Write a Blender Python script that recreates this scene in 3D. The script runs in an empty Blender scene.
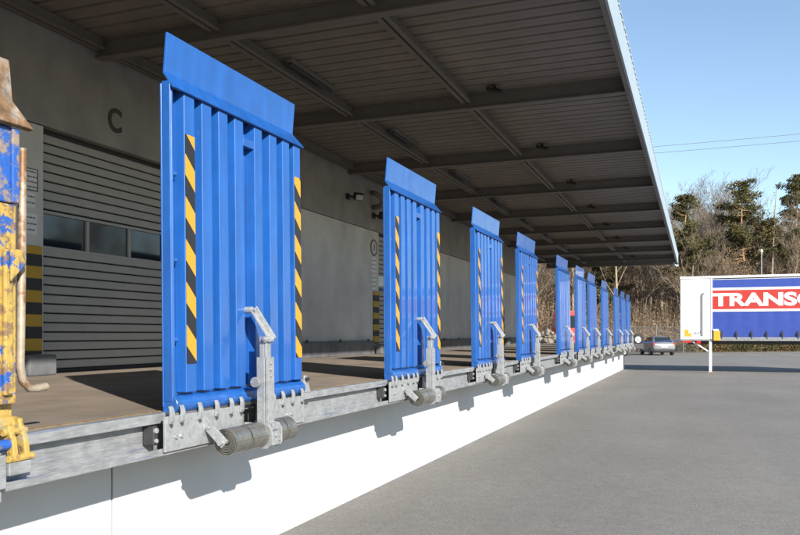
import bpy, math, random
from math import sin, cos, pi, radians, atan, sqrt
from mathutils import Vector, Matrix, Euler, noise

random.seed(7)
S = bpy.context.scene
COL = S.collection

# ------------------------------------------------------------------ camera numbers
F = 775.0                       # focal length in photo pixels (800 wide)
TH = atan(297.0 / F)            # yaw of the camera to the left of the dock line
CAMX, CAMZ = 3.2, 1.65
CT, ST = cos(TH), sin(TH)

def P(lat, d, z=0.0):
    """world point from lateral offset / distance along the view axis on the ground"""
    return Vector((CAMX + lat * CT - d * ST, lat * ST + d * CT, z))

def LAT(u, d):
    return (u - 400.0) * d / F

# ------------------------------------------------------------------ mesh builder
class MB:
    def __init__(self):
        self.v, self.f, self.m = [], [], []
        self.mi = 0
    def add(self, vs, fs):
        b = len(self.v)
        self.v.extend([tuple(p) for p in vs])
        for f in fs:
            self.f.append(tuple(b + i for i in f)); self.m.append(self.mi)
        return self
    def box(self, x0, x1, y0, y1, z0, z1):
        return self.add([(x0,y0,z0),(x1,y0,z0),(x1,y1,z0),(x0,y1,z0),(x0,y0,z1),(x1,y0,z1),(x1,y1,z1),(x0,y1,z1)],
                        [(0,3,2,1),(4,5,6,7),(0,1,5,4),(1,2,6,5),(2,3,7,6),(3,0,4,7)])
    def obox(self, M, sx, sy, sz):
        vs = [M @ Vector((a*sx/2, b*sy/2, c*sz/2)) for c in (-1,1) for (a,b) in ((-1,-1),(1,-1),(1,1),(-1,1))]
        return self.add(vs, [(0,3,2,1),(4,5,6,7),(0,1,5,4),(1,2,6,5),(2,3,7,6),(3,0,4,7)])
    def prism(self, poly, axis, a, b):
        """poly: 2-D points; axis 'y': (x,z) extruded in y, 'x': (y,z) in x, 'z': (x,y) in z"""
        n = len(poly)
        area = sum(poly[i][0]*poly[(i+1) % n][1] - poly[(i+1) % n][0]*poly[i][1] for i in range(n))
        p = list(poly) if area > 0 else list(reversed(poly))
        def mk(q, t):
            return (q[0], t, q[1]) if axis == 'y' else ((t, q[0], q[1]) if axis == 'x' else (q[0], q[1], t))
        vs = [mk(q, a) for q in p] + [mk(q, b) for q in p]
        fs = [tuple(range(n)), tuple(range(2*n-1, n-1, -1))]
        for i in range(n):
            j = (i+1) % n
            fs.append((i, i+n, j+n, j))
        if axis != 'y':
            fs = [tuple(reversed(f)) for f in fs]
        return self.add(vs, fs)
    def tube(self, pts, rad, seg=8, caps=True):
        pts = [Vector(p) for p in pts]
        n = len(pts)
        rs = rad if isinstance(rad, (list, tuple)) else [rad]*n
        vs, fs = [], []
        up = None
        for i, p in enumerate(pts):
            t = (pts[min(i+1, n-1)] - pts[max(i-1, 0)])
            if t.length < 1e-9: t = Vector((0,0,1))
            t.normalize()
            if up is None:
                up = Vector((0,0,1)) if abs(t.z) < .9 else Vector((1,0,0))
            a = t.cross(up).normalized(); bb = a.cross(t).normalized(); up = bb
            for k in range(seg):
                q = 2*pi*k/seg
                vs.append(p + (a*cos(q) + bb*sin(q))*rs[i])
        for i in range(n-1):
            for k in range(seg):
                k2 = (k+1) % seg
                fs.append((i*seg+k, i*seg+k2, (i+1)*seg+k2, (i+1)*seg+k))
        if caps:
            fs.append(tuple(reversed(range(seg)))); fs.append(tuple(range((n-1)*seg, n*seg)))
        return self.add(vs, fs)
    def cyl(self, c, axis, r, h0, h1, seg=20):
        c = Vector(c); A = Vector({'x':(1,0,0),'y':(0,1,0),'z':(0,0,1)}[axis])
        return self.tube([c + A*h0, c + A*h1], r, seg)
    def lathe(self, prof, c, axis, seg=24):
        """prof: list of (r, h)"""
        c = Vector(c); A = Vector({'x':(1,0,0),'y':(0,1,0),'z':(0,0,1)}[axis])
        B = Vector({'x':(0,1,0),'y':(0,0,1),'z':(1,0,0)}[axis]); D = A.cross(B)
        n = len(prof); vs, fs = [], []
        for r, h in prof:
            for k in range(seg):
                q = 2*pi*k/seg
                vs.append(c + A*h + (B*cos(q) + D*sin(q))*r)
        for i in range(n-1):
            for k in range(seg):
                k2 = (k+1) % seg
                fs.append((i*seg+k, (i)*seg+k2, (i+1)*seg+k2, (i+1)*seg+k))
        return self.add(vs, fs)
    def build(self, name, mats, parent=None, bevel=0, smooth=False, seg=2):
        me = bpy.data.meshes.new(name)
        me.from_pydata(self.v, [], self.f)
        if not isinstance(mats, (list, tuple)): mats = [mats]
        for m in mats: me.materials.append(m)
        if len(mats) > 1: me.polygons.foreach_set('material_index', self.m)
        if smooth:
            me.polygons.foreach_set('use_smooth', [True]*len(me.polygons))
        me.update()
        o = bpy.data.objects.new(name, me)
        COL.objects.link(o)
        if parent is not None: o.parent = parent
        if bevel:
            b = o.modifiers.new('Bevel', 'BEVEL'); b.width = bevel; b.segments = seg
            b.limit_method = 'ANGLE'; b.angle_limit = radians(40)
        return o

def tag(o, label=None, cat=None, group=None, kind=None):
    if label: o['label'] = label
    if cat: o['category'] = cat
    if group: o['group'] = group
    if kind: o['kind'] = kind
    return o

def thing(name, label, cat, loc=(0,0,0), rz=0.0, group=None):
    o = bpy.data.objects.new(name, None); COL.objects.link(o)
    o.empty_display_size = .3
    o.location = loc; o.rotation_euler = (0,0,rz)
    return tag(o, label, cat, group)

def copy_tree(o, parent=None):
    c = o.copy(); COL.objects.link(c)
    if parent is not None: c.parent = parent
    for ch in list(o.children):
        copy_tree(ch, c)
    return c

# ------------------------------------------------------------------ materials
def pm(name, col, rough=.6, metal=0.0, var=.0, vscale=6.0, col2=None, bump=0.0, bscale=60.0, spec=.5, stretch=(1,1,1), detail=6, c2lo=.45, c2hi=.65, coat=0.0, rvar=0.0):
    m = bpy.data.materials.new(name); m.use_nodes = True
    nt = m.node_tree; b = nt.nodes['Principled BSDF']
    b.inputs['Base Color'].default_value = (*col, 1)
    b.inputs['Roughness'].default_value = rough
    b.inputs['Metallic'].default_value = metal
    b.inputs['Specular IOR Level'].default_value = spec
    if coat: b.inputs['Coat Weight'].default_value = coat; b.inputs['Coat Roughness'].default_value = .055
    tc = nt.nodes.new('ShaderNodeTexCoord'); mp = nt.nodes.new('ShaderNodeMapping')
    mp.inputs['Scale'].default_value = stretch
    nt.links.new(tc.outputs['Object'], mp.inputs['Vector'])
    cur = None
    if col2 is not None:
        n = nt.nodes.new('ShaderNodeTexNoise'); n.inputs['Scale'].default_value = vscale; n.inputs['Detail'].default_value = detail
        n.inputs['Roughness'].default_value = .62
        nt.links.new(mp.outputs['Vector'], n.inputs['Vector'])
        r = nt.nodes.new('ShaderNodeValToRGB')
        r.color_ramp.elements[0].position = c2lo; r.color_ramp.elements[0].color = (*col, 1)
        r.color_ramp.elements[1].position = c2hi; r.color_ramp.elements[1].color = (*col2, 1)
        nt.links.new(n.outputs['Fac'], r.inputs['Fac'])
        cur = r.outputs['Color']
    if var:
        n2 = nt.nodes.new('ShaderNodeTexNoise'); n2.inputs['Scale'].default_value = vscale*2.7; n2.inputs['Detail'].default_value = 5
        nt.links.new(mp.outputs['Vector'], n2.inputs['Vector'])
        mr = nt.nodes.new('ShaderNodeMapRange')
        mr.inputs['From Min'].default_value = .3; mr.inputs['From Max'].default_value = .7
        mr.inputs['To Min'].default_value = 1-var; mr.inputs['To Max'].default_value = 1+var
        nt.links.new(n2.outputs['Fac'], mr.inputs['Value'])
        mx = nt.nodes.new('ShaderNodeMix'); mx.data_type = 'RGBA'; mx.blend_type = 'MULTIPLY'
        mx.inputs['Factor'].default_value = 1
        if cur is not None: nt.links.new(cur, mx.inputs[6])
        else: mx.inputs[6].default_value = (*col, 1)
        nt.links.new(mr.outputs['Result'], mx.inputs[7])
        cur = mx.outputs[2]
    if cur is not None: nt.links.new(cur, b.inputs['Base Color'])
    if rvar:
        n4 = nt.nodes.new('ShaderNodeTexNoise'); n4.inputs['Scale'].default_value = vscale*1.7; n4.inputs['Detail'].default_value = 6
        nt.links.new(mp.outputs['Vector'], n4.inputs['Vector'])
        m4 = nt.nodes.new('ShaderNodeMapRange'); m4.inputs['From Min'].default_value = .3; m4.inputs['From Max'].default_value = .7
        m4.inputs['To Min'].default_value = max(.05, rough-rvar); m4.inputs['To Max'].default_value = min(1, rough+rvar)
        nt.links.new(n4.outputs['Fac'], m4.inputs['Value']); nt.links.new(m4.outputs['Result'], b.inputs['Roughness'])
    if bump:
        n3 = nt.nodes.new('ShaderNodeTexNoise'); n3.inputs['Scale'].default_value = bscale; n3.inputs['Detail'].default_value = 6
        nt.links.new(mp.outputs['Vector'], n3.inputs['Vector'])
        bp = nt.nodes.new('ShaderNodeBump'); bp.inputs['Strength'].default_value = bump; bp.inputs['Distance'].default_value = .01
        nt.links.new(n3.outputs['Fac'], bp.inputs['Height']); nt.links.new(bp.outputs['Normal'], b.inputs['Normal'])
    return m

def mul_layer(m, scale, lo, hi, p0=.3, p1=.7, stretch=(1,1,1), detail=4):
    """multiply the base colour by one more noise layer (stains, patches)"""
    nt = m.node_tree; b = nt.nodes['Principled BSDF']
    tc = nt.nodes.new('ShaderNodeTexCoord'); mp = nt.nodes.new('ShaderNodeMapping'); mp.inputs['Scale'].default_value = stretch
    nt.links.new(tc.outputs['Object'], mp.inputs['Vector'])
    n = nt.nodes.new('ShaderNodeTexNoise'); n.inputs['Scale'].default_value = scale; n.inputs['Detail'].default_value = detail
    nt.links.new(mp.outputs['Vector'], n.inputs['Vector'])
    mr = nt.nodes.new('ShaderNodeMapRange'); mr.inputs['From Min'].default_value = p0; mr.inputs['From Max'].default_value = p1
    mr.inputs['To Min'].default_value = lo; mr.inputs['To Max'].default_value = hi
    nt.links.new(n.outputs['Fac'], mr.inputs['Value'])
    mx = nt.nodes.new('ShaderNodeMix'); mx.data_type = 'RGBA'; mx.blend_type = 'MULTIPLY'; mx.inputs['Factor'].default_value = 1
    inp = b.inputs['Base Color']
    if inp.is_linked: nt.links.new(inp.links[0].from_socket, mx.inputs[6])
    else: mx.inputs[6].default_value = inp.default_value
    nt.links.new(mr.outputs['Result'], mx.inputs[7])
    nt.links.new(mx.outputs[2], inp)
    return m

M = {}
M['blue'] = pm('blue_paint', (.013,.094,.35), .36, var=.07, vscale=3, bump=.05, bscale=25, coat=.5, rvar=.08)
mul_layer(M['blue'], 3.0, .84, 1.1, stretch=(4,4,.6))
def marks(m, col, stretch, scale, lo, hi, fac=.7, detail=6):
    nt = m.node_tree; b = nt.nodes['Principled BSDF']
    tc = nt.nodes.new('ShaderNodeTexCoord'); oi = nt.nodes.new('ShaderNodeObjectInfo')
    ad = nt.nodes.new('ShaderNodeVectorMath'); ad.operation = 'ADD'
    vm = nt.nodes.new('ShaderNodeVectorMath'); vm.operation = 'SCALE'; vm.inputs['Scale'].default_value = 1.0
    nt.links.new(oi.outputs['Location'], vm.inputs[0])
    nt.links.new(tc.outputs['Object'], ad.inputs[0]); nt.links.new(vm.outputs[0], ad.inputs[1])
    mp = nt.nodes.new('ShaderNodeMapping'); mp.inputs['Scale'].default_value = stretch
    nt.links.new(ad.outputs[0], mp.inputs['Vector'])
    n = nt.nodes.new('ShaderNodeTexNoise'); n.inputs['Scale'].default_value = scale; n.inputs['Detail'].default_value = detail
    nt.links.new(mp.outputs['Vector'], n.inputs['Vector'])
    r = nt.nodes.new('ShaderNodeMapRange'); r.inputs['From Min'].default_value = lo; r.inputs['From Max'].default_value = hi
    r.inputs['To Max'].default_value = fac
    nt.links.new(n.outputs['Fac'], r.inputs['Value'])
    mx = nt.nodes.new('ShaderNodeMix'); mx.data_type = 'RGBA'
    nt.links.new(r.outputs['Result'], mx.inputs['Factor'])
    inp = b.inputs['Base Color']
    nt.links.new(inp.links[0].from_socket, mx.inputs[6]); mx.inputs[7].default_value = (*col, 1)
    nt.links.new(mx.outputs[2], inp)
marks(M['blue'], (.20,.28,.42), (34,34,5), 1.0, .71, .76, .45)     # scraped paint
marks(M['blue'], (.035,.075,.16), (5,5,1.0), 1.0, .60, .80, .55)     # grime
marks(M['blue'], (.16,.09,.05), (40,40,30), 1.0, .765, .79, .7)      # chips
M['blue_far'] = M['blue']
M['galv'] = pm('galvanised_steel', (.39,.397,.403), .46, .45, var=.10, vscale=22, col2=(.31,.318,.326), bump=.06, bscale=50, rvar=.12)
M['galv_dirty'] = pm('worn_galvanised_rail', (.34,.345,.352), .5, .4, var=.14, vscale=11, col2=(.24,.246,.255), bump=.12, bscale=35, stretch=(2,.55,4), c2lo=.46, c2hi=.75)
mul_layer(M['galv_dirty'], 9, .8, 1.12)
def scuff(m, col):
    nt = m.node_tree; b = nt.nodes['Principled BSDF']
    tc = nt.nodes.new('ShaderNodeTexCoord'); mp = nt.nodes.new('ShaderNodeMapping'); mp.inputs['Scale'].default_value = (6, .5, 14)
    nt.links.new(tc.outputs['Object'], mp.inputs['Vector'])
    n = nt.nodes.new('ShaderNodeTexNoise'); n.inputs['Scale'].default_value = 3.1; n.inputs['Detail'].default_value = 8
    nt.links.new(mp.outputs['Vector'], n.inputs['Vector'])
    r = nt.nodes.new('ShaderNodeValToRGB'); r.color_ramp.elements[0].position = .63; r.color_ramp.elements[1].position = .68
    r.color_ramp.elements[1].color = (.7,.7,.7,1)
    nt.links.new(n.outputs['Fac'], r.inputs['Fac'])
    mx = nt.nodes.new('ShaderNodeMix'); mx.data_type = 'RGBA'
    nt.links.new(r.outputs['Color'], mx.inputs['Factor'])
    nt.links.new(b.inputs['Base Color'].links[0].from_socket, mx.inputs[6]); mx.inputs[7].default_value = (*col, 1)
    nt.links.new(mx.outputs[2], b.inputs['Base Color'])
scuff(M['galv_dirty'], (.10,.15,.33))
M['spring'] = pm('oiled_spring_steel', (.27,.26,.235), .38, .7, var=.2, vscale=14)
M['rubber'] = pm('black_rubber', (.015,.015,.016), .7)
M['dark_steel'] = pm('dark_steel', (.05,.05,.052), .55, .3, var=.2)
M['concrete_wall'] = pm('wall_concrete', (.54,.525,.505), .85, var=.07, vscale=.9, col2=(.44,.43,.415), bump=.15, bscale=18, c2lo=.4, c2hi=.75)
mul_layer(M['concrete_wall'], 1.3, .84, 1.06, stretch=(1,1,.25))
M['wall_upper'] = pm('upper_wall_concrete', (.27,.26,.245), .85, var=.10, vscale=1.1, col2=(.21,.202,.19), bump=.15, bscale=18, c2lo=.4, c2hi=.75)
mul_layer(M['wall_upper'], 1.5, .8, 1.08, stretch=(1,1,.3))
M['plinth'] = pm('plinth_concrete', (.11,.112,.118), .85, var=.25, vscale=2, bump=.2, bscale=20)
M['white_wall'] = pm('white_dock_paint', (.505,.51,.525), .75, var=.02, vscale=2, bump=.08, bscale=22)
mul_layer(M['white_wall'], 2.0, .95, 1.0, stretch=(1,1,.4))
M['floor'] = pm('platform_floor', (.245,.192,.150), .8, var=.13, vscale=1.3, col2=(.185,.15,.12), bump=.15, bscale=40, stretch=(1,.6,1))
mul_layer(M['floor'], 14, .86, 1.08, stretch=(.25,3,1))
M['rust_edge'] = pm('rusty_edge_angle', (.26,.165,.065), .75, .1, var=.35, vscale=12, col2=(.17,.10,.05))
M['deck'] = pm('roof_deck_sheet', (.21,.182,.152), .65, var=.08, vscale=1.5)
mul_layer(M['deck'], .7, .85, 1.1)
M['beam'] = pm('roof_beam_paint', (.155,.14,.123), .6, var=.08, vscale=2)
M['fascia'] = pm('fascia_sheet', (.31,.37,.41), .5, var=.03, vscale=1)
M['door'] = pm('door_panel_paint', (.31,.30,.28), .55, var=.05, vscale=2)
M['door_gap'] = pm('door_joint', (.03,.03,.03), .8)
M['win_frame'] = pm('window_frame', (.31,.30,.28), .5)
M['black'] = pm('black_paint', (.012,.012,.012), .55)
M['paper'] = pm('paper_sheet', (.62,.62,.62), .8, var=.05, vscale=8)
M['ink'] = pm('faded_ink', (.12,.12,.12), .8)
M['letter'] = pm('letter_paint', (.045,.043,.04), .7, var=.3, vscale=6)
M['lamp'] = pm('floodlight_case', (.02,.02,.02), .5)
M['flood_lens'] = pm('floodlight_lens', (.40,.40,.39), .4)
M['lens'] = pm('light_diffuser', (.45,.45,.43), .4)
M['white_plastic'] = pm('white_plastic', (.7,.7,.68), .4)
M['white_paint'] = pm('white_body_paint', (.78,.78,.78), .4, var=.03, vscale=2)
mul_layer(M['white_paint'], 1.2, .93, 1.0, stretch=(1,1,.3))
M['curtain'] = pm('blue_curtain', (.030,.062,.30), .45, var=.08, vscale=1.5, bump=.35, bscale=1.3)
M['red'] = pm('red_print', (.45,.032,.022), .5, var=.06, vscale=2)
M['white_print'] = pm('white_print', (.78,.78,.78), .5)
M['yellow'] = pm('yellow_paint', (.62,.36,.03), .5, var=.08)
M['red_light'] = pm('red_reflector', (.55,.02,.015), .3)
M['orange_light'] = pm('amber_reflector', (.7,.22,.03), .3)
M['silver'] = pm('silver_car_paint', (.25,.255,.26), .35, .4, coat=.4, var=.03)
M['car_glass'] = pm('dark_car_glass', (.02,.025,.03), .06, spec=.8)
M['door_glass'] = pm('door_glass', (.012,.016,.022), .05, spec=.9)
M['tyre'] = pm('tyre_rubber', (.02,.02,.02), .8)
M['rim'] = pm('wheel_rim', (.55,.55,.55), .35, .6)
M['blue_frame'] = pm('blue_trailer_frame', (.012,.045,.18), .5)
M['lip_old'] = pm('rusty_lip', (.20,.115,.06), .8, .1, var=.35, vscale=9, col2=(.25,.22,.185), bump=.4, bscale=40, c2lo=.52, c2hi=.62, detail=10)
mul_layer(M['lip_old'], 16, .6, 1.25, stretch=(1,1,.4), detail=8)
def two_paint(name, a, b, c, s1, s2, lo=.5):
    m = pm(name, a, .55, var=.12, vscale=9, col2=b, bump=.3, bscale=35, c2lo=lo, c2hi=lo+.03, detail=10)
    nt = m.node_tree; bs = nt.nodes['Principled BSDF']
    tc = nt.nodes.new('ShaderNodeTexCoord'); n = nt.nodes.new('ShaderNodeTexNoise')
    n.inputs['Scale'].default_value = s2; n.inputs['Detail'].default_value = 10; n.inputs['Roughness'].default_value = .7
    nt.links.new(tc.outputs['Object'], n.inputs['Vector'])
    r = nt.nodes.new('ShaderNodeValToRGB'); r.color_ramp.elements[0].position = .50; r.color_ramp.elements[1].position = .58
    nt.links.new(n.outputs['Fac'], r.inputs['Fac'])
    mx = nt.nodes.new('ShaderNodeMix'); mx.data_type = 'RGBA'
    nt.links.new(r.outputs['Color'], mx.inputs['Factor'])
    nt.links.new(bs.inputs['Base Color'].links[0].from_socket, mx.inputs[6]); mx.inputs[7].default_value = (*c, 1)
    nt.links.new(mx.outputs[2], bs.inputs['Base Color'])
    return m
M['old_yellow'] = two_paint('chipped_yellow_paint', (.40,.27,.065), (.33,.26,.13), (.16,.085,.04), 9, 11, .52)
M['old_blue'] = two_paint('chipped_blue_paint', (.02,.09,.36), (.018,.075,.28), (.26,.20,.14), 9, 9, .5)
M['old_mix'] = two_paint('yellow_over_blue_paint', (.40,.27,.065), (.02,.085,.33), (.19,.12,.065), 14, 19, .555)
M['pipe'] = pm('scuffed_pipe', (.36,.29,.22), .5, .25, var=.2, vscale=10, col2=(.20,.105,.05), c2lo=.48, c2hi=.58)
M['bark'] = pm('bare_bark', (.20,.15,.105), .9, var=.25, vscale=1.2)
M['bark_pale'] = pm('pale_bark', (.30,.235,.165), .9, var=.2, vscale=1.5)
M['pine_bark'] = pm('pine_bark', (.42,.25,.12), .9, var=.3, vscale=1.5, col2=(.27,.18,.11))
M['needles'] = pm('pine_needles', (.070,.068,.026), .8, var=.4, vscale=.5, col2=(.125,.098,.042), spec=.2)
M['dead_leaf'] = pm('brown_leaves', (.235,.145,.072), .85, var=.35, vscale=.35, col2=(.15,.10,.055), spec=.2)
M['litter'] = pm('leaf_litter', (.15,.105,.065), .95, var=.3, vscale=.6, col2=(.10,.075,.05), bump=.5, bscale=3)
M['ivy'] = pm('green_brown_ground_cover', (.075,.075,.025), .8, var=.4, vscale=.6, col2=(.16,.10,.045), spec=.2)
M['stone'] = pm('pale_stone', (.22,.185,.14), .9, var=.2, vscale=3)
M['fence'] = pm('fence_wire', (.20,.21,.21), .6, .4)
M['line'] = pm('worn_line_paint', (.55,.55,.53), .8, var=.2, vscale=4)
M['wire'] = pm('power_cable', (.10,.11,.13), .6)
M['rubber_shadow'] = M['rubber']

# asphalt: fine aggregate, patches
def asphalt():
    m = pm('asphalt', (.218,.206,.190), .9, var=.10, vscale=35, bump=.35, bscale=160, spec=.15)
    mul_layer(m, .9, .965, 1.015, p0=.42, p1=.6, stretch=(1,.12,1), detail=7)
    mul_layer(m, .35, .9, 1.08, detail=5)
    mul_layer(m, 120, .72, 1.25, p0=.35, p1=.65, detail=2)
    mul_layer(m, 6, .93, 1.05, detail=5)
    mul_layer(m, 38, 1.0, 1.28, p0=.62, p1=.70, detail=3)
    mul_layer(m, 27, 1.0, .72, p0=.64, p1=.72, detail=3)
    return m
M['asphalt'] = asphalt()

def hazard():
    m = bpy.data.materials.new('hazard_stripes'); m.use_nodes = True
    nt = m.node_tree; b = nt.nodes['Principled BSDF']; b.inputs['Roughness'].default_value = .45
    tc = nt.nodes.new('ShaderNodeTexCoord'); sx = nt.nodes.new('ShaderNodeSeparateXYZ')
    nt.links.new(tc.outputs['Object'], sx.inputs[0])
    ad = nt.nodes.new('ShaderNodeMath'); ad.operation = 'ADD'
    nt.links.new(sx.outputs['Y'], ad.inputs[0]); nt.links.new(sx.outputs['Z'], ad.inputs[1])
    dv = nt.nodes.new('ShaderNodeMath'); dv.operation = 'DIVIDE'; dv.inputs[1].default_value = .245
    nt.links.new(ad.outputs[0], dv.inputs[0])
    fr = nt.nodes.new('ShaderNodeMath'); fr.operation = 'FRACT'; nt.links.new(dv.outputs[0], fr.inputs[0])
    gt = nt.nodes.new('ShaderNodeMath'); gt.operation = 'GREATER_THAN'; gt.inputs[1].default_value = .5
    nt.links.new(fr.outputs[0], gt.inputs[0])
    mx = nt.nodes.new('ShaderNodeMix'); mx.data_type = 'RGBA'
    mx.inputs[6].default_value = (.54,.265,.022,1); mx.inputs[7].default_value = (.016,.016,.017,1)
    nt.links.new(gt.outputs[0], mx.inputs['Factor']); nt.links.new(mx.outputs[2], b.inputs['Base Color'])
    return m
M['hazard'] = hazard()
def hazard_h():
    m = bpy.data.materials.new('hazard_bands'); m.use_nodes = True
    nt = m.node_tree; b = nt.nodes['Principled BSDF']; b.inputs['Roughness'].default_value = .55
    tc = nt.nodes.new('ShaderNodeTexCoord'); sx = nt.nodes.new('ShaderNodeSeparateXYZ')
    nt.links.new(tc.outputs['Object'], sx.inputs[0])
    dv = nt.nodes.new('ShaderNodeMath'); dv.operation = 'DIVIDE'; dv.inputs[1].default_value = .26
    nt.links.new(sx.outputs['Z'], dv.inputs[0])
    fr = nt.nodes.new('ShaderNodeMath'); fr.operation = 'FRACT'; nt.links.new(dv.outputs[0], fr.inputs[0])
    gt = nt.nodes.new('ShaderNodeMath'); gt.operation = 'GREATER_THAN'; gt.inputs[1].default_value = .5
    nt.links.new(fr.outputs[0], gt.inputs[0])
    mx = nt.nodes.new('ShaderNodeMix'); mx.data_type = 'RGBA'
    mx.inputs[6].default_value = (.42,.25,.015,1); mx.inputs[7].default_value = (.02,.02,.02,1)
    nt.links.new(gt.outputs[0], mx.inputs['Factor']); nt.links.new(mx.outputs[2], b.inputs['Base Color'])
    return m
M['hazard_h'] = hazard_h()

def text_mesh(s, size, bold=0.0, ext=.004):
    cu = bpy.data.curves.new('lettering', 'FONT'); cu.body = s; cu.size = size; cu.extrude = ext; cu.offset = bold
    o = bpy.data.objects.new('lettering', cu); COL.objects.link(o)
    dg = bpy.context.evaluated_depsgraph_get()
    me = bpy.data.meshes.new_from_object(o.evaluated_get(dg))
    bpy.data.objects.remove(o)
    return me

# ------------------------------------------------------------------ key dimensions
FLZ = 1.21          # platform floor
BWX = -3.48         # back wall face
END = 37.97         # end of the dock wall
EAVX, EAVZ = 2.375, 4.90
DECKZ = 5.14
Y0 = -7.0           # where the dock starts, behind the camera

# ------------------------------------------------------------------ ground
def d_edge(lat):
    return 67.0 + (lat-23.0)*(.42 if lat > 23 else .12)

g = MB()
R = 900
g.add([(-R,-R,0),(R,-R,0),(R,R,0),(-R,R,0)], [(0,1,2,3)])
tag(g.build('ground', M['litter']), kind='structure')
g = MB()   # the yard: up to the edge of the wood
lats = list(range(-80, 121, 4))
vs = [P(l, -60, .004) for l in lats] + [P(l, d_edge(l), .004) for l in lats]
n = len(lats)
g.add(vs, [(i, i+1, n+i+1, n+i) for i in range(n-1)])
tag(g.build('asphalt_yard', M['asphalt']), kind='structure')
# bank behind the yard
def bank_h(lat, t):
    if t <= 0: return 0.0
    s = min(1, t/30.0); s = s*s*(3-2*s)
    return .02 + 5.2*s + min(3.5, max(0, t-30)*.05) + .5*noise.noise(Vector((lat*.12, t*.12, 3)))*min(1, t/6)
g = MB()
lats = [-80 + 3*i for i in range(74)]; ts = [0, 1, 2.5, 4, 6, 8, 11, 14, 18, 22, 27, 32, 40, 55, 80, 130, 220]
vs = [P(l, d_edge(l)+t, bank_h(l, t)) for t in ts for l in lats]
n = len(lats)
g.add(vs, [(r*n+i, r*n+i+1, (r+1)*n+i+1, (r+1)*n+i) for r in range(len(ts)-1) for i in range(n-1)])
tag(g.build('wooded_bank', M['litter'], smooth=True), kind='structure')
# parking lines
g = MB()
for i in range(7):
    u = 722 + i*38
    a = P(LAT(u, 59), 58.6, .008); b = P(LAT(u-10, 59)+1.2, 62.6, .008)
    w = Vector((CT, ST, 0))*.07
    g.add([a-w, a+w, b+w, b-w], [(0,1,2,3)])
tag(g.build('parking_lines', M['line']), kind='structure')

# ------------------------------------------------------------------ loading platform
dock = thing('loading_platform', 'long raised loading platform with white front wall and galvanised steel rail', 'loading dock', (0, 0, 0))
b = MB()
seams = [Y0, -8.36+2.0, 3.64, END]
seams = [Y0, 3.64, END]
for i in range(len(seams)-1):
    b.box(-3.30, 0, seams[i]+.009, seams[i+1]-(.009 if i < len(seams)-2 else 0), 0, .975)
b.build('dock_wall', M['white_wall'], dock, bevel=.006)
b = MB(); b.box(-3.25, -.02, Y0+.1, END-.06, 0, .97); b.build('dock_wall_core', M['rubber'], dock)
b = MB(); b.box(BWX-.3, .345, Y0, END, .98, FLZ); b.build('platform_floor', M['floor'], dock)
b = MB(); b.box(.346, .366, Y0, END, 1.13, FLZ+.006); b.build('edge_angle', M['rust_edge'], dock)
# guide rail: C channel opening outwards
prof = [(.367,.985),(.485,.985),(.485,1.025),(.473,1.025),(.473,1.000),(.382,1.000),(.382,1.172),(.432,1.172),(.432,1.158),(.448,1.158),(.448,1.213),(.367,1.213)]
b = MB(); b.prism(prof, 'y', Y0, END-.1); b.build('guide_rail', M['galv_dirty'], dock, bevel=.004)
b = MB(); b.box(-.3, -.005, END+.002, END+.05, .1, .9)
b.build('end_bumper', M['rubber'], dock, bevel=.01)

# ------------------------------------------------------------------ warehouse wall, doors
WEND = 33.0
wh = thing('warehouse', 'grey concrete warehouse with sectional doors behind the loading platform', 'building', (BWX, 0, FLZ))
doors = [(6.53, 8.75), (16.1, 18.3), (25.6, 27.8)]
DOORH = 2.72
b = MB()
edges = [Y0]
for a_, c_ in doors: edges += [a_, c_]
edges.append(WEND)
TOPZ = 4.05
for i in range(0, len(edges), 2):
    # panels of about 4 m with a fine open joint
    y0, y1 = edges[i], edges[i+1]
    k = max(1, round((y1-y0)/4.2)); st = (y1-y0)/k
    for j in range(k):
        b = MB(); b.box(-.30, 0, y0+j*st+.006, y0+(j+1)*st-.006, 0, DOORH-.006); b.build('wall_panel', M['concrete_wall'], wh, bevel=.005)
yy = Y0
while yy < WEND-.1:
    y1 = min(WEND, yy+6.0)
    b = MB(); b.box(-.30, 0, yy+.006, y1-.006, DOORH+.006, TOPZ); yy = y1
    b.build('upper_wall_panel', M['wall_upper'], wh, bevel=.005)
b = MB()
b.box(-14, -.31, Y0, doors[0][0]-.3, -FLZ, TOPZ); b.box(-14, -.31, doors[0][1]+.3, WEND-.02, -FLZ, TOPZ)
b.box(-14, -.6, doors[0][0]-.3, doors[0][1]+.3, -FLZ, TOPZ)
b.build('building_core', M['plinth'], wh)
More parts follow.
